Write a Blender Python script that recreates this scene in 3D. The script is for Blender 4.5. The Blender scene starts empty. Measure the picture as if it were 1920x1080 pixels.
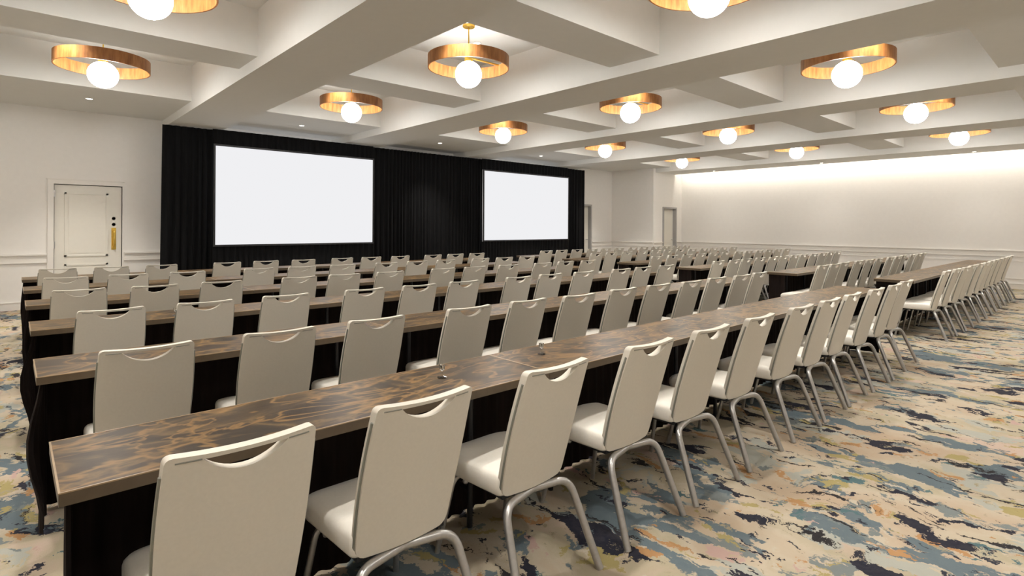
import bpy, bmesh, math, random
from mathutils import Vector, Matrix
random.seed(7)
S = bpy.context.scene
C = S.collection
PI = math.pi

# ------------------------------------------------------------------ camera, world, exposure
cam_d = bpy.data.cameras.new('camera')
cam = bpy.data.objects.new('camera', cam_d)
C.objects.link(cam)
cam_d.sensor_width = 36.0
cam_d.lens = 1036.8 * 36.0 / 1920.0
cam_d.shift_y = -(540 - 423.9) / 1920.0
cam_d.clip_start = 0.02
cam.matrix_world = Matrix.Translation((0, 0, 1.45)) @ Matrix.Rotation(-0.7368, 4, 'Z') @ Matrix.Rotation(PI / 2, 4, 'X') @ Matrix.Rotation(0.0054, 4, 'Z')
S.camera = cam

w = bpy.data.worlds.new('world')
S.world = w
w.use_nodes = True
w.node_tree.nodes['Background'].inputs[0].default_value = (1.0, 0.96, 0.9, 1)
w.node_tree.nodes['Background'].inputs[1].default_value = 0.0
S.view_settings.view_transform = 'Standard'
S.view_settings.look = 'None'
S.view_settings.gamma = 1.0
S.view_settings.use_curve_mapping = False
S.view_settings.exposure = 0.3
S.cycles.max_bounces = 10
S.cycles.diffuse_bounces = 6
S.cycles.sample_clamp_indirect = 6.0
S.cycles.use_denoising = True

GLOBE = 32.0      # emission strength of the pendant globes
SPOT = 115.0       # watts of each recessed downlight
COVE = 34.0       # emission strength of the hidden cove strip

# ------------------------------------------------------------------ room numbers
XL, XR, YB, YF = -4.5, 17.9, -4.0, 12.4
ZC, ZM, ZX = 4.0, 3.30, 3.44
MB = [(-4.5, -3.75), (-1.3, -0.4), (2.16, 3.07), (5.55, 6.47), (9.05, 9.88), (12.58, 13.5), (16.25, 17.45)]
XB = [(-4.0, -2.25), (0.32, 1.03), (3.60, 4.31), (6.87, 7.59), (10.1, 12.4)]
COLS = [-2.55, 0.88, 4.31, 7.76, 11.22, 14.88]  # first column is unseen, its fixtures added to brighten the left side
ROWS = [-1.0, 2.32, 5.59, 8.85]  # first row is out of view, its fixtures added for their light

# ------------------------------------------------------------------ material helpers
class NT:
    def __init__(s, name):
        s.m = bpy.data.materials.new(name); s.m.use_nodes = True
        s.t = s.m.node_tree; s.t.nodes.clear()
        s.out = s.t.nodes.new('ShaderNodeOutputMaterial')
    def n(s, typ, props=None, **inp):
        nd = s.t.nodes.new(typ)
        for k, v in (props or {}).items(): setattr(nd, k, v)
        for k, v in inp.items():
            key = int(k[1:]) if k[0] == 'i' and k[1:].isdigit() else k.replace('_', ' ')
            sock = nd.inputs[key]
            if isinstance(v, bpy.types.NodeSocket): s.t.links.new(v, sock)
            else: sock.default_value = v
        return nd
    def math(s, op, a, b=0.0):
        return s.n('ShaderNodeMath', {'operation': op}, i0=a, i1=b).outputs[0]
    def noise(s, vec, scale, detail=3.0, rough=0.5, dist=0.0):
        return s.n('ShaderNodeTexNoise', None, Vector=vec, Scale=scale, Detail=detail, Roughness=rough, Distortion=dist)
    def map(s, vec, loc=(0, 0, 0), rot=(0, 0, 0), scale=(1, 1, 1)):
        return s.n('ShaderNodeMapping', None, Vector=vec, Location=loc, Rotation=rot, Scale=scale).outputs[0]
    def ramp(s, fac, stops, interp='LINEAR'):
        nd = s.n('ShaderNodeValToRGB', None, Fac=fac)
        cr = nd.color_ramp; cr.interpolation = interp
        while len(cr.elements) < len(stops): cr.elements.new(0.5)
        for e, (p, c) in zip(cr.elements, stops):
            e.position = p; e.color = (c[0], c[1], c[2], 1)
        return nd.outputs[0]
    def mix(s, fac, a, b):
        nd = s.n('ShaderNodeMix', {'data_type': 'RGBA'})
        for i, v in ((0, fac), (6, a), (7, b)):
            if isinstance(v, bpy.types.NodeSocket): s.t.links.new(v, nd.inputs[i])
            else: nd.inputs[i].default_value = v if i == 0 else (v[0], v[1], v[2], 1)
        return nd.outputs[2]
    def done(s, color, rough=0.5, metal=0.0, spec=0.5, bump=None, bstr=0.1, bdist=0.01, **kw):
        p = s.n('ShaderNodeBsdfPrincipled')
        for key, v in (('Base Color', color), ('Roughness', rough), ('Metallic', metal), ('Specular IOR Level', spec)):
            if isinstance(v, bpy.types.NodeSocket): s.t.links.new(v, p.inputs[key])
            elif key == 'Base Color': p.inputs[key].default_value = (v[0], v[1], v[2], 1)
            else: p.inputs[key].default_value = v
        for k, v in kw.items(): p.inputs[k.replace('_', ' ')].default_value = v
        if bump is not None:
            b = s.n('ShaderNodeBump', None, Strength=bstr, Distance=bdist, Height=bump)
            s.t.links.new(b.outputs[0], p.inputs['Normal'])
        s.t.links.new(p.outputs[0], s.out.inputs[0])
        return s.m

def flecked(name, col, rough=0.5, metal=0.0, scale=40.0, amt=0.06, bstr=0.05, spec=0.5, **kw):
    a = NT(name)
    tc = a.n('ShaderNodeTexCoord').outputs['Object']
    nz = a.noise(tc, scale, 4).outputs[0]
    c = a.ramp(nz, [(0.3, [x * (1 - amt) for x in col]), (0.7, [min(1, x * (1 + amt)) for x in col])])
    return a.done(c, rough, metal, spec, nz, bstr, 0.003, **kw)

def emitter(name, col, strength):
    a = NT(name)
    e = a.n('ShaderNodeEmission', None, Color=(col[0], col[1], col[2], 1), Strength=strength)
    a.t.links.new(e.outputs[0], a.out.inputs[0])
    return a.m

def carpet_mat():
    a = NT('abstract_carpet')
    tc = a.n('ShaderNodeTexCoord').outputs['Object']
    # warp the pattern so its edges tear like brush strokes
    wn = a.noise(tc, 1.3, 3).outputs['Color']
    wf = a.noise(tc, 8.0, 5, 0.7).outputs['Color']
    def vm(op, x, y):
        nd = a.n('ShaderNodeVectorMath', {'operation': op}); 
        a.t.links.new(x, nd.inputs[0])
        if isinstance(y, bpy.types.NodeSocket): a.t.links.new(y, nd.inputs[1])
        else: nd.inputs[1].default_value = y
        return nd.outputs[0]
    v = vm('ADD', tc, vm('MULTIPLY', wn, (0.5, 0.5, 0)))
    v = vm('ADD', v, vm('MULTIPLY', wf, (0.17, 0.17, 0)))
    def layer(loc, rot, sc, scale, lo, hi, detail=4.0, rough=0.62):
        m = a.map(v, loc, (0, 0, rot), sc)
        nz = a.noise(m, scale, detail, rough).outputs[0]
        return a.ramp(nz, [(0.0, (0, 0, 0)), (lo, (0, 0, 0)), (hi, (1, 1, 1))])
    fine = a.noise(v, 26.0, 3).outputs[0]
    base = a.ramp(a.noise(a.map(v, (3, 1, 0), (0, 0, 0.3), (1.5, 0.7, 1)), 1.6, 4).outputs[0],
                  [(0.35, (0.60, 0.46, 0.33)), (0.5, (0.66, 0.56, 0.43)), (0.6, (0.54, 0.47, 0.33)), (0.68, (0.68, 0.52, 0.42))])
    c = base
    lay = [((5, 2, 0), 0.25, (1.3, 0.6, 1), 2.2, 0.575, 0.585, (0.50, 0.50, 0.44)),    # pale grey
           ((9, 4, 0), -0.15, (1.2, 0.55, 1), 1.9, 0.555, 0.562, (0.155, 0.205, 0.235)),  # slate blue
           ((17, 9, 0), 0.3, (1.2, 0.7, 1), 4.2, 0.60, 0.61, (0.24, 0.27, 0.27)),      # blue grey flecks
           ((2, 7, 0), 0.4, (1.4, 0.8, 1), 3.4, 0.61, 0.62, (0.46, 0.38, 0.16)),       # olive yellow
           ((12, 3, 0), 0.1, (1.6, 0.7, 1), 4.0, 0.625, 0.635, (0.55, 0.30, 0.13)),    # ochre
           ((1, 15, 0), -0.3, (1.4, 0.7, 1), 4.6, 0.645, 0.655, (0.62, 0.42, 0.37)),   # rose
           ((8, 8, 0), 0.0, (1.3, 0.7, 1), 4.2, 0.65, 0.66, (0.10, 0.19, 0.21)),       # teal
           ((4, 11, 0), 0.2, (1.5, 0.55, 1), 3.4, 0.592, 0.597, (0.014, 0.016, 0.036)), # navy strokes
           ((14, 6, 0), -0.35, (3.2, 0.5, 1), 2.8, 0.622, 0.627, (0.018, 0.016, 0.022)), # thin dark strokes
           ((3, 19, 0), 0.6, (1.5, 1.1, 1), 7.0, 0.638, 0.643, (0.022, 0.028, 0.05)),   # dark flecks
           ((6, 23, 0), -0.5, (1.2, 1.0, 1), 9.0, 0.65, 0.66, (0.42, 0.36, 0.24)),     # tan flecks
           ((21, 5, 0), 0.1, (1.4, 0.9, 1), 6.0, 0.63, 0.64, (0.66, 0.57, 0.45))]      # cream flecks on top
    for loc, rot, sc, scale, lo, hi, col in lay:
        c = a.mix(layer(loc, rot, sc, scale, lo, hi), c, col)
    pile = a.noise(tc, 220.0, 2).outputs[0]
    c2 = a.mix(0.05, c, a.ramp(fine, [(0.3, (0.25, 0.22, 0.18)), (0.7, (0.7, 0.62, 0.5))]))
    c2 = a.n('ShaderNodeVectorMath', {'operation': 'SCALE'}, i0=c2, Scale=0.62).outputs[0]
    return a.done(c2, 0.95, 0, 0.15, pile, 0.25, 0.004)

def wood_top_mat():
    a = NT('swirled_brown_wood')
    tc = a.n('ShaderNodeTexCoord').outputs['Object']
    rnd = a.n('ShaderNodeObjectInfo').outputs['Random']
    off = a.n('ShaderNodeCombineXYZ', None, X=a.math('MULTIPLY', rnd, 37.0), Y=a.math('MULTIPLY', rnd, 11.0))
    add = a.n('ShaderNodeVectorMath', {'operation': 'ADD'})
    a.t.links.new(tc, add.inputs[0]); a.t.links.new(off.outputs[0], add.inputs[1])
    m = a.map(add.outputs[0], scale=(1.0, 2.2, 1))
    n1 = a.noise(m, 1.4, 4, 0.5, 2.6).outputs[0]
    n2 = a.noise(m, 1.6, 3, 0.45, 3.2).outputs[0]
    grain = a.noise(a.map(add.outputs[0], scale=(2, 40, 1)), 3.0, 4).outputs[0]
    c = a.ramp(n1, [(0.30, (0.028, 0.018, 0.011)), (0.45, (0.065, 0.043, 0.024)), (0.52, (0.15, 0.092, 0.040)), (0.60, (0.045, 0.031, 0.019)), (0.75, (0.024, 0.017, 0.011))])
    s = a.ramp(n2, [(0.47, (0, 0, 0)), (0.505, (1, 1, 1)), (0.515, (1, 1, 1)), (0.56, (0, 0, 0))])
    c = a.mix(a.math('MULTIPLY', s, 0.7), c, (0.30, 0.17, 0.06))
    c = a.mix(a.math('MULTIPLY', grain, 0.3), c, (0.035, 0.025, 0.017))
    return a.done(c, 0.36, 0, 0.18, grain, 0.05, 0.002)

def ring_mat():
    a = NT('orange_wood_veneer')
    tc = a.n('ShaderNodeTexCoord').outputs['Object']
    g = a.noise(a.map(tc, scale=(1, 1, 0.15)), 22.0, 5, 0.6).outputs[0]
    c = a.ramp(g, [(0.3, (0.20, 0.072, 0.018)), (0.5, (0.34, 0.135, 0.035)), (0.7, (0.44, 0.20, 0.065))])
    return a.done(c, 0.45, 0, 0.5, g, 0.08, 0.002)

def drape_mat(name, col):
    a = NT(name)
    tc = a.n('ShaderNodeTexCoord').outputs['Object']
    g = a.noise(a.map(tc, scale=(8, 8, 0.6)), 6.0, 3).outputs[0]
    c = a.ramp(g, [(0.3, [x * 0.8 for x in col]), (0.7, [x * 1.3 for x in col])])
    return a.done(c, 0.9, 0, 0.15, g, 0.1, 0.004)

M = {}
M['carpet'] = carpet_mat()
M['wall'] = flecked('painted_wall', (0.76, 0.735, 0.70), 0.75, scale=14, amt=0.012, bstr=0.02, spec=0.25)
M['ceil'] = flecked('painted_ceiling', (0.74, 0.735, 0.71), 0.85, scale=10, amt=0.01, bstr=0.02, spec=0.2)
M['trim'] = flecked('painted_trim', (0.74, 0.71, 0.665), 0.45, scale=20, amt=0.01, bstr=0.01)
M['door'] = flecked('painted_door', (0.72, 0.69, 0.62), 0.45, scale=20, amt=0.01, bstr=0.01)
M['frame_grey'] = flecked('grey_frame', (0.34, 0.33, 0.32), 0.5, scale=20, amt=0.02, bstr=0.01)
M['gold'] = flecked('brass', (0.75, 0.50, 0.10), 0.3, 0.9, scale=30, amt=0.05, bstr=0.02)
M['steel'] = flecked('brushed_steel', (0.46, 0.45, 0.44), 0.34, 0.8, scale=60, amt=0.06, bstr=0.02)
M['vinyl'] = flecked('cream_vinyl', (0.65, 0.61, 0.535), 0.48, scale=90, amt=0.02, bstr=0.05, spec=0.4)  # same vinyl as the seats, shade of the backs put into the colour
M['seatvinyl'] = flecked('cream_seat_vinyl', (0.84, 0.80, 0.73), 0.42, scale=90, amt=0.02, bstr=0.05, spec=0.4)  # lighter copy of the back vinyl, overhead light put into the colour
M['piping'] = flecked('grey_piping', (0.22, 0.22, 0.19), 0.4, scale=60, amt=0.05, bstr=0.02)
M['dark'] = flecked('black_metal', (0.02, 0.02, 0.022), 0.5, 0.3, scale=60, amt=0.1, bstr=0.02)
M['skirt'] = drape_mat('black_skirt_cloth', (0.010, 0.006, 0.005))
M['drape'] = drape_mat('black_drape_cloth', (0.0045, 0.0045, 0.005))
M['wood'] = wood_top_mat()
M['edge'] = flecked('table_edge_banding', (0.085, 0.06, 0.036), 0.35, scale=30, amt=0.1, bstr=0.03)
M['bead'] = flecked('pale_edge_bead', (0.30, 0.21, 0.12), 0.3, scale=30, amt=0.1, bstr=0.03)  # pale tone painted as the highlight along the table's top edge
M['ring'] = ring_mat()
M['globe'] = emitter('lit_globe', (1.0, 0.985, 0.945), GLOBE)
M['lens'] = emitter('lit_downlight', (1.0, 0.92, 0.8), 14.0)
M['cove'] = emitter('lit_cove', (1.0, 0.93, 0.82), COVE)
M['screen'] = emitter('lit_screen', (0.93, 0.93, 0.95), 0.76)
def glass_mat():
    a = NT('clear_glass'); return a.done((0.95, 0.96, 0.95), 0.05, 0, 0.5, Transmission_Weight=1.0, IOR=1.45)
M['glass'] = glass_mat()

# ------------------------------------------------------------------ mesh helpers
def obj(name, bm, mat, parent=None, smooth=None, loc=None):
    me = bpy.data.meshes.new(name)
    bmesh.ops.recalc_face_normals(bm, faces=bm.faces)
    if smooth is not None:
        for f in bm.faces: f.smooth = True
        for e in bm.edges:
            if len(e.link_faces) == 2: e.smooth = e.calc_face_angle(0) < smooth
    bm.to_mesh(me); bm.free()
    me.materials.append(mat)
    o = bpy.data.objects.new(name, me); C.objects.link(o)
    if parent: o.parent = parent
    if loc: o.location = loc
    return o
def tag(o, label=None, cat=None, group=None, kind=None):
    if label: o['label'] = label
    if cat: o['category'] = cat
    if group: o['group'] = group
    if kind: o['kind'] = kind
    return o
def thing(name, label, cat, loc=(0, 0, 0), rz=0, group=None):
    o = bpy.data.objects.new(name, None); C.objects.link(o)
    o.empty_display_size = 0.1
    o.location = loc; o.rotation_euler = (0, 0, rz)
    return tag(o, label, cat, group)
def copy_tree(o, parent=None):
    c = o.copy(); C.objects.link(c)
    if parent: c.parent = parent
    for ch in KIDS.get(o.name, []): copy_kid(ch, c)
    return c
def copy_kid(ch, p):
    c = ch.copy(); C.objects.link(c); c.parent = p
    for g in KIDS.get(ch.name, []): copy_kid(g, c)
KIDS = {}
def note_kids(o):
    KIDS[o.name] = list(o.children)
    for ch in o.children: note_kids(ch)
def box(bm, x0, x1, y0, y1, z0, z1):
    vs = [bm.verts.new(p) for p in ((x0, y0, z0), (x1, y0, z0), (x1, y1, z0), (x0, y1, z0), (x0, y0, z1), (x1, y0, z1), (x1, y1, z1), (x0, y1, z1))]
    for f in ((0, 3, 2, 1), (4, 5, 6, 7), (0, 1, 5, 4), (1, 2, 6, 5), (2, 3, 7, 6), (3, 0, 4, 7)): bm.faces.new([vs[i] for i in f])
    return vs
def bev(bm, r, seg=2, ang=0.5):
    es = [e for e in bm.edges if len(e.link_faces) == 2 and e.calc_face_angle(0) > ang]
    bmesh.ops.recalc_face_normals(bm, faces=bm.faces)
    bmesh.ops.bevel(bm, geom=es, offset=r, segments=seg, affect='EDGES', profile=0.5)
def boxes(lst, r=0):
    bm = bmesh.new()
    for b in lst: box(bm, *b)
    if r: bev(bm, r)
    return bm
def tube(bm, pts, r, n=10, cap=True):
    pts = [Vector(p) for p in pts]
    rings = []
    up = None
    for i, p in enumerate(pts):
        t = (pts[min(i + 1, len(pts) - 1)] - pts[max(i - 1, 0)]).normalized()
        if up is None: up = t.orthogonal().normalized()
        up = (up - t * up.dot(t)).normalized(); s = t.cross(up)
        rings.append([bm.verts.new(p + (up * math.cos(a) + s * math.sin(a)) * r) for a in [2 * PI * k / n for k in range(n)]])
    for a, b in zip(rings, rings[1:]):
        for k in range(n): bm.faces.new((a[k], a[(k + 1) % n], b[(k + 1) % n], b[k]))
    if cap:
        bm.faces.new(rings[0][::-1]); bm.faces.new(rings[-1])
def lathe(bm, prof, n=32, c=(0, 0)):
    rings = []
    for r, z in prof:
        if r < 1e-6: rings.append([bm.verts.new((c[0], c[1], z))])
        else: rings.append([bm.verts.new((c[0] + r * math.cos(2 * PI * k / n), c[1] + r * math.sin(2 * PI * k / n), z)) for k in range(n)])
    for a, b in zip(rings, rings[1:]):
        for k in range(n):
            q = [a[k % len(a)], a[(k + 1) % len(a)], b[(k + 1) % len(b)], b[k % len(b)]]
            u = []
            for v in q:
                if v not in u: u.append(v)
            if len(u) > 2: bm.faces.new(u)
def rounded(pts, r=0.04, n=5):
    """polyline with its inner corners rounded"""
    pts = [Vector(p) for p in pts]; out = [pts[0]]
    for a, b, c in zip(pts, pts[1:], pts[2:]):
        d1 = min(r, (a - b).length * 0.45); d2 = min(r, (c - b).length * 0.45)
        p = b + (a - b).normalized() * d1; q = b + (c - b).normalized() * d2
        for k in range(n + 1):
            t = k / n; out.append(p * (1 - t) ** 2 + b * 2 * t * (1 - t) + q * t * t)
    return out + [pts[-1]]
def struct(name, bm, mat, parent=None, **k):
    o = obj(name, bm, mat, parent, **k)
    if not parent: o['kind'] = 'structure'
    return o

# ------------------------------------------------------------------ room shell
struct('floor', boxes([(XL, XR, YB, YF, -0.1, 0)]), M['carpet'])
struct('ceiling', boxes([(XL - 0.1, XR + 0.1, YB - 0.1, YF + 0.1, ZC, ZC + 0.1)]), M['ceil'])
for x0, x1 in MB: struct('ceiling_beam', boxes([(x0, x1, YB, YF, ZM, ZC)], 0), M['ceil'])
gaps = [(a[1], b[0]) for a, b in zip(MB, MB[1:])]
for y0, y1 in XB:
    for a, b in gaps: struct('cross_beam', boxes([(a, b, y0, y1, ZX, ZC)], 0), M['ceil'])
struct('wall_left', boxes([(XL - 0.1, XL, YB, YF, 0, ZC)]), M['wall'])
struct('wall_back', boxes([(XL - 0.1, XR + 0.1, YB - 0.1, YB, 0, ZC)]), M['wall'])
struct('wall_right', boxes([(XR, XR + 0.1, YB, 10.65, 0, ZC)]), M['wall'])
XJ, YJ = 16.12, 10.65
# front wall with the two door openings
D1 = (0.555, 1.53, 2.14); D2 = (14.05, 14.93, 2.17)
struct('wall_front', boxes([(XL, D1[0], YF, YF + 0.15, 0, ZC), (D1[0], D1[1], YF, YF + 0.15, D1[2], ZC), (D1[1], D2[0], YF, YF + 0.15, 0, ZC),
                            (D2[0], D2[1], YF, YF + 0.15, D2[2], ZC), (D2[1], XJ, YF, YF + 0.15, 0, ZC)]), M['wall'])
D3 = (16.72, 17.5, 2.1)
struct('wall_alcove', boxes([(XJ, 16.25, YJ, YF, 0, ZX), (16.25, D3[0], YJ, YJ + 0.15, 0, ZM), (D3[0], D3[1], YJ, YJ + 0.15, D3[2], ZM), (D3[1], XR + 0.1, YJ, YJ + 0.15, 0, ZM),
                             (XR, XR + 0.1, YJ, YJ + 0.15, ZM, ZC), (17.45, XR, YJ, YJ + 0.15, ZM, ZC)]), M['wall'])
# chair rails and baseboards
def rail_x(name, x0, x1, y):
    struct(name, boxes([(x0, x1, y - 0.016, y, 0.79, 0.905), (x0, x1, y - 0.045, y, 0.905, 0.93), (x0, x1, y - 0.028, y, 0.775, 0.795)]), M['trim'])
def base_x(name, x0, x1, y):
    struct(name, boxes([(x0, x1, y - 0.018, y, 0, 0.12), (x0, x1, y - 0.026, y, 0.12, 0.135)]), M['trim'])
rail_x('trim_1', XL, D1[0] - 0.09, YF); rail_x('trim_2', D1[1] + 0.03, D2[0] - 0.06, YF); rail_x('trim_3', D2[1] + 0.07, XJ, YF)
rail_x('trim_4', XJ, D3[0] - 0.06, YJ); rail_x('trim_5', D3[1] + 0.06, XR, YJ)
struct('trim_6', boxes([(XR - 0.016, XR, YB, YJ, 0.79, 0.905), (XR - 0.045, XR, YB, YJ, 0.905, 0.93), (XR - 0.028, XR, YB, YJ, 0.775, 0.795)]), M['trim'])
struct('trim_7', boxes([(XJ - 0.016, XJ, YJ, YF, 0.79, 0.905), (XJ - 0.045, XJ, YJ, YF, 0.905, 0.93), (XJ - 0.028, XJ, YJ, YF, 0.775, 0.795)]), M['trim'])
base_x('baseboard_front', XL, D1[0] - 0.09, YF); base_x('baseboard_middle', D1[1] + 0.03, D2[0] - 0.06, YF)
base_x('baseboard_far', D2[1] + 0.07, XJ, YF); base_x('baseboard_alcove', XJ, D3[0] - 0.06, YJ)
struct('baseboard_right', boxes([(XR - 0.018, XR, YB, YJ, 0, 0.12), (XR - 0.026, XR, YB, YJ, 0.12, 0.135)]), M['trim'])
# raised frames below the right wall's rail
for k in range(7):
    y0 = -3.2 + k * 1.95
    lo = boxes([(XR - 0.014, XR, y0, y0 + 1.6, 0.655, 0.675), (XR - 0.014, XR, y0, y0 + 1.6, 0.24, 0.26), (XR - 0.014, XR, y0, y0 + 0.02, 0.26, 0.655), (XR - 0.014, XR, y0 + 1.58, y0 + 1.6, 0.26, 0.655)])
    struct('trim_%d' % (8 + k), lo, M['trim'])

# door 1: cream panelled door beside the drapes
d = thing('door_1', None, None, ((D1[0] + D1[1]) / 2, YF, 0)); d['kind'] = 'structure'
W = (D1[1] - D1[0]) / 2
obj('door_casing', boxes([(-W - 0.085, -W, -0.025, 0.05, 0, 2.14 + 0.075), (-W, W, -0.025, 0.05, 2.14, 2.14 + 0.075), (W, W + 0.03, -0.012, 0.05, 0, 2.14 + 0.05),
                          (-W - 0.1, W + 0.03, -0.04, 0.0, 2.215, 2.235)]), M['trim'], d)
obj('door_leaf', boxes([(-W + 0.008, W - 0.008, 0.03, 0.07, 0.01, 2.13)], 0.003), M['door'], d)
x0, x1 = 0.70 - (D1[0] + D1[1]) / 2, 1.32 - (D1[0] + D1[1]) / 2
def panel(x0, x1, z0, z1, y=0.03):
    return boxes([(x0, x1, y - 0.014, y, z1 - 0.03, z1), (x0, x1, y - 0.014, y, z0, z0 + 0.03), (x0, x0 + 0.03, y - 0.014, y, z0, z1), (x1 - 0.03, x1, y - 0.014, y, z0, z1),
                  (x0 + 0.06, x1 - 0.06, y - 0.006, y, z0 + 0.06, z1 - 0.06)])
obj('panel_moulding', panel(x0, x1, 0.87, 2.0), M['door'], d)
obj('panel_moulding', panel(x0, x1, 0.2, 0.74), M['door'], d)
for z in (1.975, 1.08, 0.25): obj('hinge', boxes([(-W - 0.006, -W + 0.02, 0.012, 0.032, z - 0.06, z + 0.06)]), M['steel'], d)
bm = bmesh.new(); hx = 1.405 - (D1[0] + D1[1]) / 2
lathe(bm, [(0, -0.012), (0.028, -0.012), (0.03, 0), (0, 0)], 16); bmesh.ops.rotate(bm, verts=bm.verts, matrix=Matrix.Rotation(PI / 2, 3, 'X')); bmesh.ops.translate(bm, verts=bm.verts, vec=(hx, 0.03, 1.55))
b2 = [v for v in bm.verts]
obj('deadbolt', bm, M['steel'], d)
bm = bmesh.new()
lathe(bm, [(0, -0.012), (0.028, -0.012), (0.03, 0), (0, 0)], 16); bmesh.ops.rotate(bm, verts=bm.verts, matrix=Matrix.Rotation(PI / 2, 3, 'X')); bmesh.ops.translate(bm, verts=bm.verts, vec=(hx, 0.03, 1.44))
obj('card_lock', bm, M['steel'], d)
bm = boxes([(hx - 0.035, hx + 0.035, 0.018, 0.03, 0.98, 1.38)], 0.004)
tube(bm, rounded([(hx, 0.02, 1.33), (hx, -0.04, 1.31), (hx, -0.045, 1.06), (hx, 0.02, 1.03)], 0.03), 0.014)
obj('pull_handle', bm, M['gold'], d, smooth=0.7)

def recess_door(name, D, y, hinge_left):
    cx = (D[0] + D[1]) / 2; W = (D[1] - D[0]) / 2
    d = thing(name, None, None, (cx, y, 0)); d['kind'] = 'structure'
    obj('door_frame', boxes([(-W - 0.045, -W + 0.015, -0.03, 0.15, 0, D[2] + 0.04), (W - 0.015, W + 0.045, -0.03, 0.15, 0, D[2] + 0.04), (-W + 0.015, W - 0.015, -0.03, 0.15, D[2] - 0.02, D[2] + 0.04)]), M['frame_grey'], d)
    obj('door_leaf', boxes([(-W + 0.015, W - 0.015, 0.1, 0.14, 0.01, D[2] - 0.02)]), M['door'], d)
    sx = W - 0.09 if hinge_left else -W + 0.09
    bm = bmesh.new(); tube(bm, rounded([(sx, 0.1, 1.0), (sx, 0.04, 1.0), (sx - 0.11, 0.04, 1.0)], 0.02), 0.01)
    obj('lever_handle', bm, M['steel'], d, smooth=0.7)
recess_door('door_2', D2, YF, True)
recess_door('door_3', D3, YJ, True)

# cove light hidden in the slot along the right wall
bm = boxes([(17.452, 17.475, YB + 0.1, YJ - 0.05, 3.42, 3.46)])
cv = tag(obj('cove_light_strip', bm, M['cove']), 'long warm light strip tucked into the ceiling slot above the right wall', 'light strip')
cv['kind'] = 'thing'

# ------------------------------------------------------------------ recessed downlights
def downlight(x, y, z, label, aim=1.0):  # aim scales the lamp's watts
    t = thing('downlight', label, 'downlight', (x, y, z), 0, 'small recessed ceiling downlights')
    bm = bmesh.new(); lathe(bm, [(0.045, 0.0), (0.062, -0.001), (0.066, -0.006), (0.05, -0.009), (0.043, -0.004), (0.045, 0.0)], 24)
    obj('trim_ring', bm, M['ceil'], t, smooth=0.6)
    bm = bmesh.new(); lathe(bm, [(0, -0.003), (0.044, -0.003), (0.044, -0.001), (0, -0.001)], 24)
    obj('lens', bm, M['lens'], t)
    l = bpy.data.lights.new('downlight_lamp', 'SPOT'); l.energy = SPOT * aim; l.color = (1, 0.955, 0.875)
    l.spot_size = math.radians(88); l.spot_blend = 0.8; l.shadow_soft_size = 0.05
    lo = bpy.data.objects.new('downlight_lamp', l); C.objects.link(lo); lo.parent = t; lo.location = (0, 0, -0.02)
ordw = ['first', 'second', 'third', 'fourth', 'fifth', 'sixth', 'seventh', 'eighth', 'ninth', 'tenth', 'eleventh', 'twelfth']
colw = ['outermost left', 'leftmost visible', 'second visible', 'third visible', 'fourth visible', 'rightmost visible']
for i, x in enumerate([-2.55, 0.92, 4.31, 7.65, 11.1, 14.25]):  # the first is out of view, added to brighten the front wall
    downlight(x, 11.03, ZX, 'small round downlight in the soffit before the front wall, %s column' % colw[i], 2.0)
for i, y in enumerate([9.0, 5.75, 2.38, -0.9]):
    downlight(17.12, y, ZM, 'small round downlight in the soffit along the right wall, %s from the far end' % ordw[i], 0.22)
for j, y in enumerate(ROWS):
    for i, x in enumerate(COLS):
        downlight(x + 0.50, y + 0.46, ZC, 'small downlight right of the pendant, %s coffer column, %s row from front wall' % (colw[i], ordw[3 - j]), 1.5)
        downlight(x - 0.50, y - 0.46, ZC, 'small downlight left of the pendant, %s coffer column, %s row from front wall' % (colw[i], ordw[3 - j]), 1.5)  # hidden second lamp per coffer, added for more even overhead light

# ------------------------------------------------------------------ ring pendants
def make_pendant():
    t = thing('ring_pendant', '', 'pendant light', (0, 0, 0), 0, 'wooden ring pendants in the ceiling coffers')
    bm = bmesh.new(); lathe(bm, [(0.500, 3.45), (0.515, 3.45), (0.515, 3.60), (0.500, 3.60), (0.500, 3.45)], 72)
    obj('ring', bm, M['ring'], t, smooth=0.6)
    bm = bmesh.new(); lathe(bm, [(0.0 if k in (0, 20) else 0.168 * math.sin(PI * k / 20), 3.375 - 0.168 * math.cos(PI * k / 20)) for k in range(21)], 32)
    obj('globe', bm, M['globe'], t, smooth=3)
    bm = bmesh.new(); tube(bm, [(0, 0, 3.60), (0, 0, 3.985)], 0.008)
    obj('rod', bm, M['gold'], t, smooth=0.7)
    bm = bmesh.new(); lathe(bm, [(0, 3.97), (0.07, 3.972), (0.078, 3.98), (0.078, 4.0), (0, 4.0)], 28)
    obj('canopy', bm, M['gold'], t, smooth=0.6)
    bm = boxes([(-0.502, 0.502, -0.012, 0.012, 3.585, 3.6)])
    obj('crossbar', bm, M['gold'], t)
    bm = bmesh.new(); lathe(bm, [(0, 3.52), (0.05, 3.522), (0.056, 3.535), (0.05, 3.585), (0, 3.585)], 24)
    obj('lamp_holder', bm, M['gold'], t, smooth=0.6)
    return t
pend = make_pendant(); note_kids(pend); first = True
for j, y in enumerate(ROWS):
    for i, x in enumerate(COLS):
        o = pend if first else copy_tree(pend)
        first = False
        o.location = (x, y, 0)
        o['label'] = 'orange wood ring pendant with glowing globe, %s column, %s row from front wall' % (colw[i], ordw[3 - j])

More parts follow.
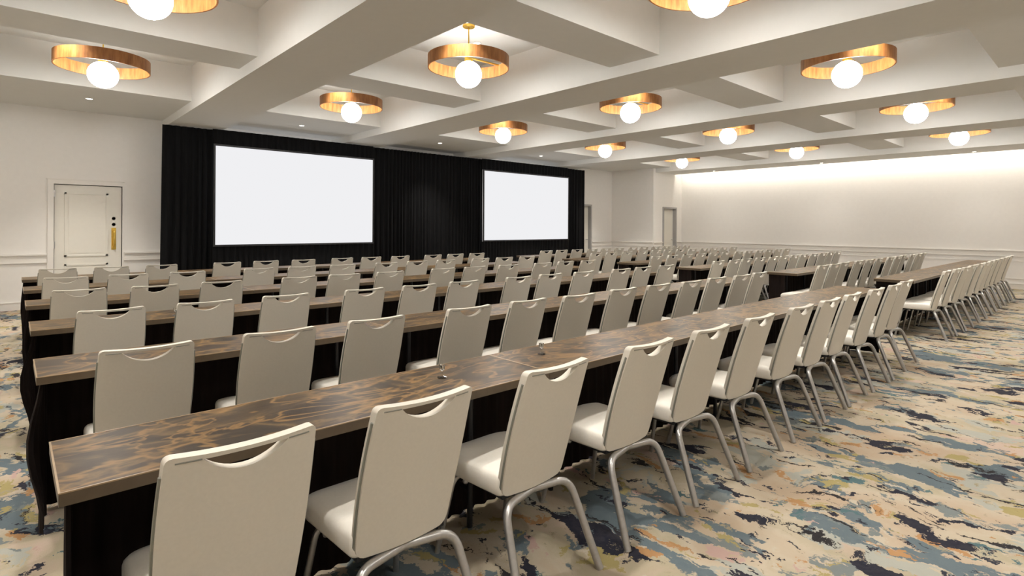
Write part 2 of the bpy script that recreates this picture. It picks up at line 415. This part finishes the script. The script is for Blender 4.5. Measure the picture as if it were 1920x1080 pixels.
# ------------------------------------------------------------------ drapes and screens on the front wall
def cloth(bm, x0, x1, y, z0, z1, amp=0.035, pitch=0.13, seed=0, rows=8, flare=0.0):
    rnd = random.Random(seed); n = int((x1 - x0) / 0.012); ph = rnd.random() * 6
    a = []
    for i in range(n + 1):
        x = x0 + (x1 - x0) * i / n
        ph += 2 * PI * 0.012 / pitch * (0.75 + 0.5 * math.sin(x * 1.7 + seed) ** 2)
        col = []
        for k in range(rows + 1):
            s = k / rows; z = z0 + (z1 - z0) * s
            am = amp * (1.0 - 0.45 * s)
            xx = x + flare * (1 - s) * (1 if i > n / 2 else -1) * abs(2 * i / n - 1) ** 6
            col.append(bm.verts.new((xx, y + am * math.sin(ph + 0.35 * math.sin(3 * s + x)) + 0.3 * am * math.sin(ph * 2.3), z)))
        a.append(col)
    for c0, c1 in zip(a, a[1:]):
        for k in range(rows): bm.faces.new((c0[k], c1[k], c1[k + 1], c0[k + 1]))
def solid(bm, t):
    """thicken an open sheet"""
    bmesh.ops.recalc_face_normals(bm, faces=bm.faces)
    bmesh.ops.solidify(bm, geom=list(bm.faces), thickness=t)
def drape(name, x0, x1, y, z0, z1, seed, mat, parent=None, **k):
    bm = bmesh.new(); cloth(bm, x0, x1, y, z0, z1, seed=seed, **k); solid(bm, 0.003)
    return obj(name, bm, mat, parent, smooth=1.2)
YD = 11.83
tag(drape('black_drape', 2.06, 2.98, YD, 0.01, 3.285, 3, M['drape'], flare=0.03), 'tall black pleated drape between the cream door and the left screen', 'drape', 'floor length black drapes')
tag(drape('black_drape', 6.15, 9.62, YD, 0.01, 3.285, 5, M['drape'], pitch=0.11), 'wide black pleated drape between the two screens', 'drape', 'floor length black drapes')
tag(drape('black_drape', 12.88, 13.93, YD, 0.01, 3.285, 8, M['drape']), 'tall black pleated drape at the right edge of the right screen', 'drape', 'floor length black drapes')
def screen(x0, x1, z0, z1, label, seed):
    t = thing('projection_screen', label, 'screen', ((x0 + x1) / 2, 11.66, 0), 0, 'projection screens on the front wall')
    W = (x1 - x0) / 2
    obj('screen_surface', boxes([(-W, W, -0.004, 0.0, z0, z1)]), M['screen'], t)
    f = 0.035
    obj('frame', boxes([(-W - f, W + f, -0.012, 0.015, z1, z1 + f), (-W - f, W + f, -0.012, 0.015, z0 - f, z0), (-W - f, -W, -0.012, 0.015, z0, z1), (W, W + f, -0.012, 0.015, z0, z1)]), M['dark'], t)
    drape('valance', -W - 0.04, W + 0.04, 0.05, z1 + f, 3.285, seed, M['drape'], t, amp=0.015, rows=3)
    drape('bottom_skirt', -W - 0.04, W + 0.04, 0.05, 0.01, z0 - f, seed + 1, M['drape'], t, amp=0.02, rows=3)
    for s in (-1, 1):
        bm = bmesh.new(); tube(bm, [(s * (W - 0.2), 0.11, 0), (s * (W - 0.2), 0.11, z0 + 0.1)], 0.02)
        obj('support_leg', bm, M['dark'], t)
screen(2.905, 6.21, 1.06, 2.96, 'large blank white projection screen nearest the cream door', 21)
screen(9.55, 12.94, 1.06, 2.955, 'blank white projection screen at the far right end of the black drapes', 31)

# ------------------------------------------------------------------ banquet chair (origin on the floor, sitter looks to +y)
def make_chair():
    t = thing('banquet_chair', '', 'chair')
    Z0, Z1 = 0.372, 0.90
    hole = 0.56; zt = 0.882
    us = sorted(set([-1, -0.985, -0.955, -0.91, -0.85, -0.76, -0.66] + [hole * (k / 7.0) for k in range(-7, 8)] + [1, 0.985, 0.955, 0.91, 0.85, 0.76, 0.66]))
    def hw(z):
        s = (z - Z0) / (Z1 - Z0); return 0.176 + 0.010 * math.sin(PI * min(1, s)) + 0.005 * s
    def yy(z, u):
        s = (z - Z0) / (Z1 - Z0); return -0.060 - 0.125 * s - 0.028 * s * s + 0.020 * u * u - 0.01
    def corner(u, r):
        e = abs(u) * 0.18 - (0.18 - r)
        return 0 if e <= 0 else r * (1 - math.sqrt(max(0, 1 - (e / r) ** 2)))
    th = 0.034
    bm = bmesh.new()
    cols_f, cols_b = [], []
    NR = 10
    for u in us:
        zb = Z0 + corner(u, 0.034); ztop = Z1 - corner(u, 0.017) - 0.007 * (1 - u * u)
        au = abs(u)
        zl = zt - 0.048 * (1 - (au / hole) ** 2) ** 0.9 if au < hole - 1e-6 else min(zt, ztop - 0.002)
        zs = [zb + (zl - zb) * k / NR for k in range(NR + 1)]
        top = [min(zt, ztop - 0.002), ztop]
        def mk(off):
            lo = [bm.verts.new((u * hw(z), yy(z, u) + off, z)) for z in zs]
            if au < hole - 1e-6: hi = [bm.verts.new((u * hw(z), yy(z, u) + off, z)) for z in top]
            else: hi = [lo[-1], bm.verts.new((u * hw(ztop), yy(ztop, u) + off, ztop))]
            return lo, hi
        cols_b.append(mk(0)); cols_f.append(mk(th))
    edges = {}
    def quad(vs):
        f = bm.faces.new(vs)
        return f
    pairs = {}
    for cb, cf in zip(cols_b, cols_f):
        for a, b in zip(cb[0] + cb[1], cf[0] + cf[1]): pairs[a] = b
    back_faces = []
    for (l0, h0), (l1, h1) in zip(cols_b, cols_b[1:]):
        for k in range(NR): back_faces.append(quad((l0[k], l1[k], l1[k + 1], l0[k + 1])))
        back_faces.append(quad((h0[0], h1[0], h1[1], h0[1])))
    bm.edges.index_update()
    bound = [(e.verts[0], e.verts[1]) for e in bm.edges if len(e.link_faces) == 1]
    for f in list(back_faces): bm.faces.new([pairs[v] for v in f.verts][::-1])
    for a, b in bound: bm.faces.new((a, b, pairs[b], pairs[a]))
    bev(bm, 0.007, 3, 0.9)
    back = obj('backrest', bm, M['vinyl'], t, smooth=0.9)
    # thin grey welt running round the back where shell and cushion meet
    pts = []
    for k in range(13):
        z = Z0 + 0.045 + (Z1 - 0.05 - Z0 - 0.045) * k / 12
        pts.append((hw(z) + 0.0015, yy(z, 1) + th * 0.35, z))
    bm = bmesh.new()
    lft = [(-x, y, z) for x, y, z in pts][::-1]
    mid = [(u * hw(Z0 + corner(u, 0.034)), yy(Z0, u) + th * 0.35, Z0 + corner(u, 0.034) - 0.001) for u in (-0.9, -0.7, -0.4, 0, 0.4, 0.7, 0.9)]
    tube(bm, lft + mid + pts, 0.005, 6)
    for sg in (-1, 1):   # seam of the top rail on the back
        tube(bm, [(sg * u * hw(zt), yy(zt, u) - 0.0003, zt + 0.001) for u in (0.57, 0.7, 0.8, 0.88)], 0.0022, 6)
    obj('piping', bm, M['piping'], back, smooth=1)
    # seat cushion
    bm = bmesh.new()
    def outline(ins):
        P = []
        xf, xb, y0, y1 = 0.202 - ins, 0.188 - ins, -0.055 + ins, 0.375 - ins
        def arc(cx, cy, r, a0, a1, n=7):
            for k in range(n):
                a = math.radians(a0 + (a1 - a0) * k / (n - 1)); P.append((cx + r * math.cos(a), cy + r * math.sin(a)))
        rf, rb = max(0.02, 0.085 - ins * 0.5), max(0.01, 0.03 - ins * 0.3)
        arc(xf - rf, y1 - rf, rf, 0, 90); arc(-xf + rf, y1 - rf, rf, 90, 180)
        arc(-xb + rb, y0 + rb, rb, 180, 270); arc(xb - rb, y0 + rb, rb, 270, 360)
        return P
    def zz(z, y): return z - 0.030 * max(0, (y - 0.2) / 0.18) ** 2
    loops = []
    for ins, z in ((0.025, 0.372), (0.006, 0.376), (0.0, 0.388), (0.0, 0.436), (0.004, 0.450), (0.014, 0.460), (0.035, 0.464), (0.10, 0.467), (0.16, 0.469)):
        loops.append([bm.verts.new((x, y, zz(z, y) if z > 0.4 else z)) for x, y in outline(ins)])
    for a, b in zip(loops, loops[1:]):
        n = len(a)
        for k in range(n): bm.faces.new((a[k], a[(k + 1) % n], b[(k + 1) % n], b[k]))
    bm.faces.new(loops[0][::-1]); bm.faces.new(loops[-1])
    obj('seat', bm, M['seatvinyl'], t, smooth=1.3)
    obj('seat_frame', boxes([(-0.17, 0.17, -0.05, 0.33, 0.362, 0.378)], 0.004), M['dark'], t)
    bm = bmesh.new()
    for sg in (-1, 1): lathe(bm, [(0, 0.345), (0.011, 0.348), (0.014, 0.356), (0.011, 0.364), (0, 0.366)], 12, (sg * 0.165, 0.19))
    obj('linking_stud', bm, M['steel'], t, smooth=1)
    # four legs, bent tube, each reaching to the middle of its cross rail
    for s in (-1, 1):
        bm = bmesh.new(); tube(bm, rounded([(0, -0.045, 0.352), (s * 0.188, -0.085, 0.352), (s * 0.232, -0.225, 0.0)], 0.065, 7), 0.0165, 12)
        obj('leg', bm, M['steel'], t, smooth=1)
        bm = bmesh.new(); tube(bm, rounded([(0, 0.26, 0.350), (s * 0.165, 0.27, 0.350), (s * 0.205, 0.34, 0.0)], 0.05, 6), 0.012, 10)
        obj('leg', bm, M['steel'], t, smooth=1)
    return t
chair0 = make_chair(); note_kids(chair0)
used = [False]
def place_chair(x, y, rz, label, group):
    o = chair0 if not used[0] else copy_tree(chair0)
    used[0] = True
    o.location = (x + 0.01, y, 0); o.rotation_euler = (0, 0, rz)
    o['label'] = label; o['group'] = group

LEFT = [[0.44, 0.99, 1.61, 2.27, 2.86, 3.47, 4.14, 4.71, 5.26, 5.86, 6.46, 7.02],
        [0.46, 1.05, 1.62, 2.32, 2.88, 3.42, 4.06, 4.63, 5.17, 5.76, 6.30, 6.84],
        [0.48, 1.04, 1.62, 2.29, 2.84, 3.37, 4.12, 4.65, 5.22, 5.96, 6.50, 7.05],
        [0.43, 0.97, 1.53, 2.28, 2.80, 3.37, 4.16, 4.68, 5.28, 5.96, 6.50, 7.03],
        [0.42, 0.96, 1.54, 2.34, 2.88, 3.45, 4.14, 4.69, 5.24, 5.95, 6.49, 7.04],
        [0.43, 0.97, 1.53, 2.35, 2.91, 3.48, 4.15, 4.68, 5.25, 5.96, 6.50, 7.05]]
R0 = [9.08, 9.66, 10.22, 10.82, 11.38, 11.95, 12.55, 13.1, 13.66, 14.22, 14.76, 15.32]
R1 = [8.90, 9.41, 9.93, 10.62, 11.15, 11.72, 12.45, 13.0, 13.55, 14.12, 14.68, 15.22]
R2 = [8.62 + 1.55 * (i // 3) + 0.515 * (i % 3) for i in range(12)]
R3 = [9.05 + 1.66 * (i // 3) + 0.54 * (i % 3) for i in range(12)]
RIGHT = [R0, R1, R2, R3, R3, R3]
RN = ['nearest', 'second', 'third', 'fourth', 'fifth', 'sixth']
rnd = random.Random(11)
TY = [1.846 + 1.46 * k for k in range(6)]          # near edge of each table row
for k in range(6):
    rowname = ['nearest row', 'second row back', 'third row back', 'fourth row back', 'fifth row back', 'farthest row'][k]
    for blk, xs in (('left', LEFT[k]), ('right', RIGHT[k])):
        for i, x in enumerate(xs):
            pos = 'at the left end' if i == 0 else 'at the right end' if i == 11 else '%s from the left' % ordw[i]
            jit = 0 if (k == 0 and blk == 'left' and i < 8) else rnd.uniform(-0.02, 0.02)
            place_chair(x, TY[k] - 0.146 + jit, math.radians(rnd.uniform(-1.5, 1.5)),
                        'cream high-back banquet chair %s in the %s, %s block' % (pos, rowname, blk),
                        'cream banquet chairs, %s block of tables' % blk)

# ------------------------------------------------------------------ tables
def make_table(L):
    D = 0.457
    t = thing('banquet_table', '', 'table')
    obj('tabletop', boxes([(0.004, L - 0.004, 0.004, D - 0.004, 0.716, 0.75)], 0.002), M['wood'], t)
    bm = boxes([(0, L, 0, 0.004, 0.714, 0.748), (0, L, D - 0.004, D, 0.714, 0.748), (0, 0.004, 0.004, D - 0.004, 0.714, 0.748), (L - 0.004, L, 0.004, D - 0.004, 0.714, 0.748)])
    obj('edge_banding', bm, M['edge'], t)
    bm = boxes([(-0.001, L + 0.001, -0.001, 0.004, 0.7475, 0.7512), (-0.001, L + 0.001, D - 0.004, D + 0.001, 0.7475, 0.7512), (-0.001, 0.004, 0.004, D - 0.004, 0.7475, 0.7512), (L - 0.004, L + 0.001, 0.004, D - 0.004, 0.7475, 0.7512)])
    obj('edge_bead', bm, M['bead'], t)  # thin pale strip standing in for light caught by the top edge
    for x in (0.28, L - 0.28):
        for y in (0.26, D - 0.035):
            bm = bmesh.new(); tube(bm, [(x, y, 0.0), (x, y, 0.70)], 0.014, 8); tube(bm, [(x, y, 0.70), (x, y, 0.714)], 0.022, 8)
            obj('leg', bm, M['dark'], t, smooth=0.8)
        bm = bmesh.new(); tube(bm, [(x, 0.26, 0.18), (x, D - 0.035, 0.18)], 0.01, 8)
        obj('leg_brace', bm, M['dark'], t, smooth=0.8)
    obj('apron_rail', boxes([(0.30, L - 0.30, D / 2 - 0.015, D / 2 + 0.015, 0.69, 0.714)]), M['dark'], t)
    return t
tabs = {}
def place_table(x, y, L, label, group):
    if L not in tabs:
        o = make_table(L); tabs[L] = o; note_kids(o)
    else: o = copy_tree(tabs[L])
    o.location = (x, y, 0); o['label'] = label; o['group'] = group
def make_skirt(x0, x1, y, bulge, inset, label, part, back):
    """black cloth: down the left end, along the far side, down the right end"""
    D = 0.457; bm = bmesh.new()
    rn = random.Random(int(x0 * 100 + y * 10))
    path = []
    ys = y + D * (1 - part); near = inset * 0.35
    def seg(a, b, step=0.014):
        n = max(2, int((Vector(b) - Vector(a)).length / step))
        for k in range(n): path.append((a[0] + (b[0] - a[0]) * k / n, a[1] + (b[1] - a[1]) * k / n))
    yf = y + back
    seg((x0 + near, ys), (x0 + inset, yf)); seg((x0 + inset, yf), (x1 - inset, yf)); seg((x1 - inset, yf), (x1 - near, ys)); path.append((x1 - near, ys))
    cols = []; ph = rn.random() * 5
    nl = int((yf - ys) / 0.014)
    for i, (px, py) in enumerate(path):
        a = path[max(0, i - 1)]; b = path[min(len(path) - 1, i + 1)]
        tx, ty = b[0] - a[0], b[1] - a[1]; L = math.hypot(tx, ty) or 1; nx, ny = -ty / L, tx / L
        ph += 2 * PI * 0.014 / 0.075
        col = []
        for k in range(9):
            s = k / 8; z = 0.715 - 0.700 * s
            off = 0.010 * math.sin(ph) * (0.35 + 0.65 * s) + 0.004 * math.sin(ph * 0.37 + 2 * s)
            if i < nl + 3: off += bulge * math.sin(PI * min(1, s * 1.15)) ** 1.5 * math.exp(-((i - 2) / 9.0) ** 2)
            col.append(bm.verts.new((px + nx * off, py + ny * off, z)))
        cols.append(col)
    for a, b in zip(cols, cols[1:]):
        for k in range(8): bm.faces.new((a[k], b[k], b[k + 1], a[k + 1]))
    solid(bm, 0.002)
    o = obj('table_skirt', bm, M['skirt'], None, smooth=1.2)
    tag(o, label, 'table skirt', 'black cloth skirts hung on the table rows')
LX = [0.095, 0.09, 0.10, 0.10, 0.105, 0.11]
RX = [8.86, 8.84, 8.62, 8.86, 8.86, 8.86]
for k in range(6):
    rowname = ['nearest', 'second', 'third', 'fourth', 'fifth', 'farthest'][k]
    for blk, x0, L in (('left', LX[k], 1.83), ('right', RX[k], 1.54 if k == 2 else 1.65 if k > 2 else 1.74)):
        for i in range(4):
            pos = ['leftmost', 'second from the left', 'third from the left', 'rightmost'][i]
            place_table(x0 + i * (L + 0.003), TY[k], L, 'narrow wood-top banquet table, %s in the %s row of the %s block' % (pos, rowname, blk), 'narrow wood-top tables, %s block' % blk)
        bul = (0.0, 0.05, 0.06, 0.03, 0.02, 0.02)[k] if blk == 'left' else 0.0
        make_skirt(x0, x0 + 4 * L + 0.009, TY[k], bul, 0.045, 'black cloth skirt behind the %s table row of the %s block' % (rowname, blk),
                   (0.95 if blk == 'left' else 0.62), (0.375 if blk == 'left' else 0.44))

# small clear glass holders standing on the wood tops
def holder(x, y, label):
    t = thing('glass_holder', label, 'holder', (x, y, 0.75), 0, 'small clear holders on the tables')
    bm = bmesh.new(); lathe(bm, [(0, 0), (0.022, 0), (0.022, 0.004), (0.005, 0.008), (0.004, 0.03), (0.012, 0.04), (0.014, 0.06), (0.011, 0.06), (0.009, 0.042), (0, 0.04)], 20)
    obj('holder_body', bm, M['glass'], t, smooth=0.7)
holder(1.475, 2.10, 'tiny clear holder on the nearest table row, left of its pair')
holder(2.155, 2.13, 'tiny clear holder on the nearest table row, right of its pair')
holder(0.94, 4.87, 'tiny clear holder on the third table row near its left end')
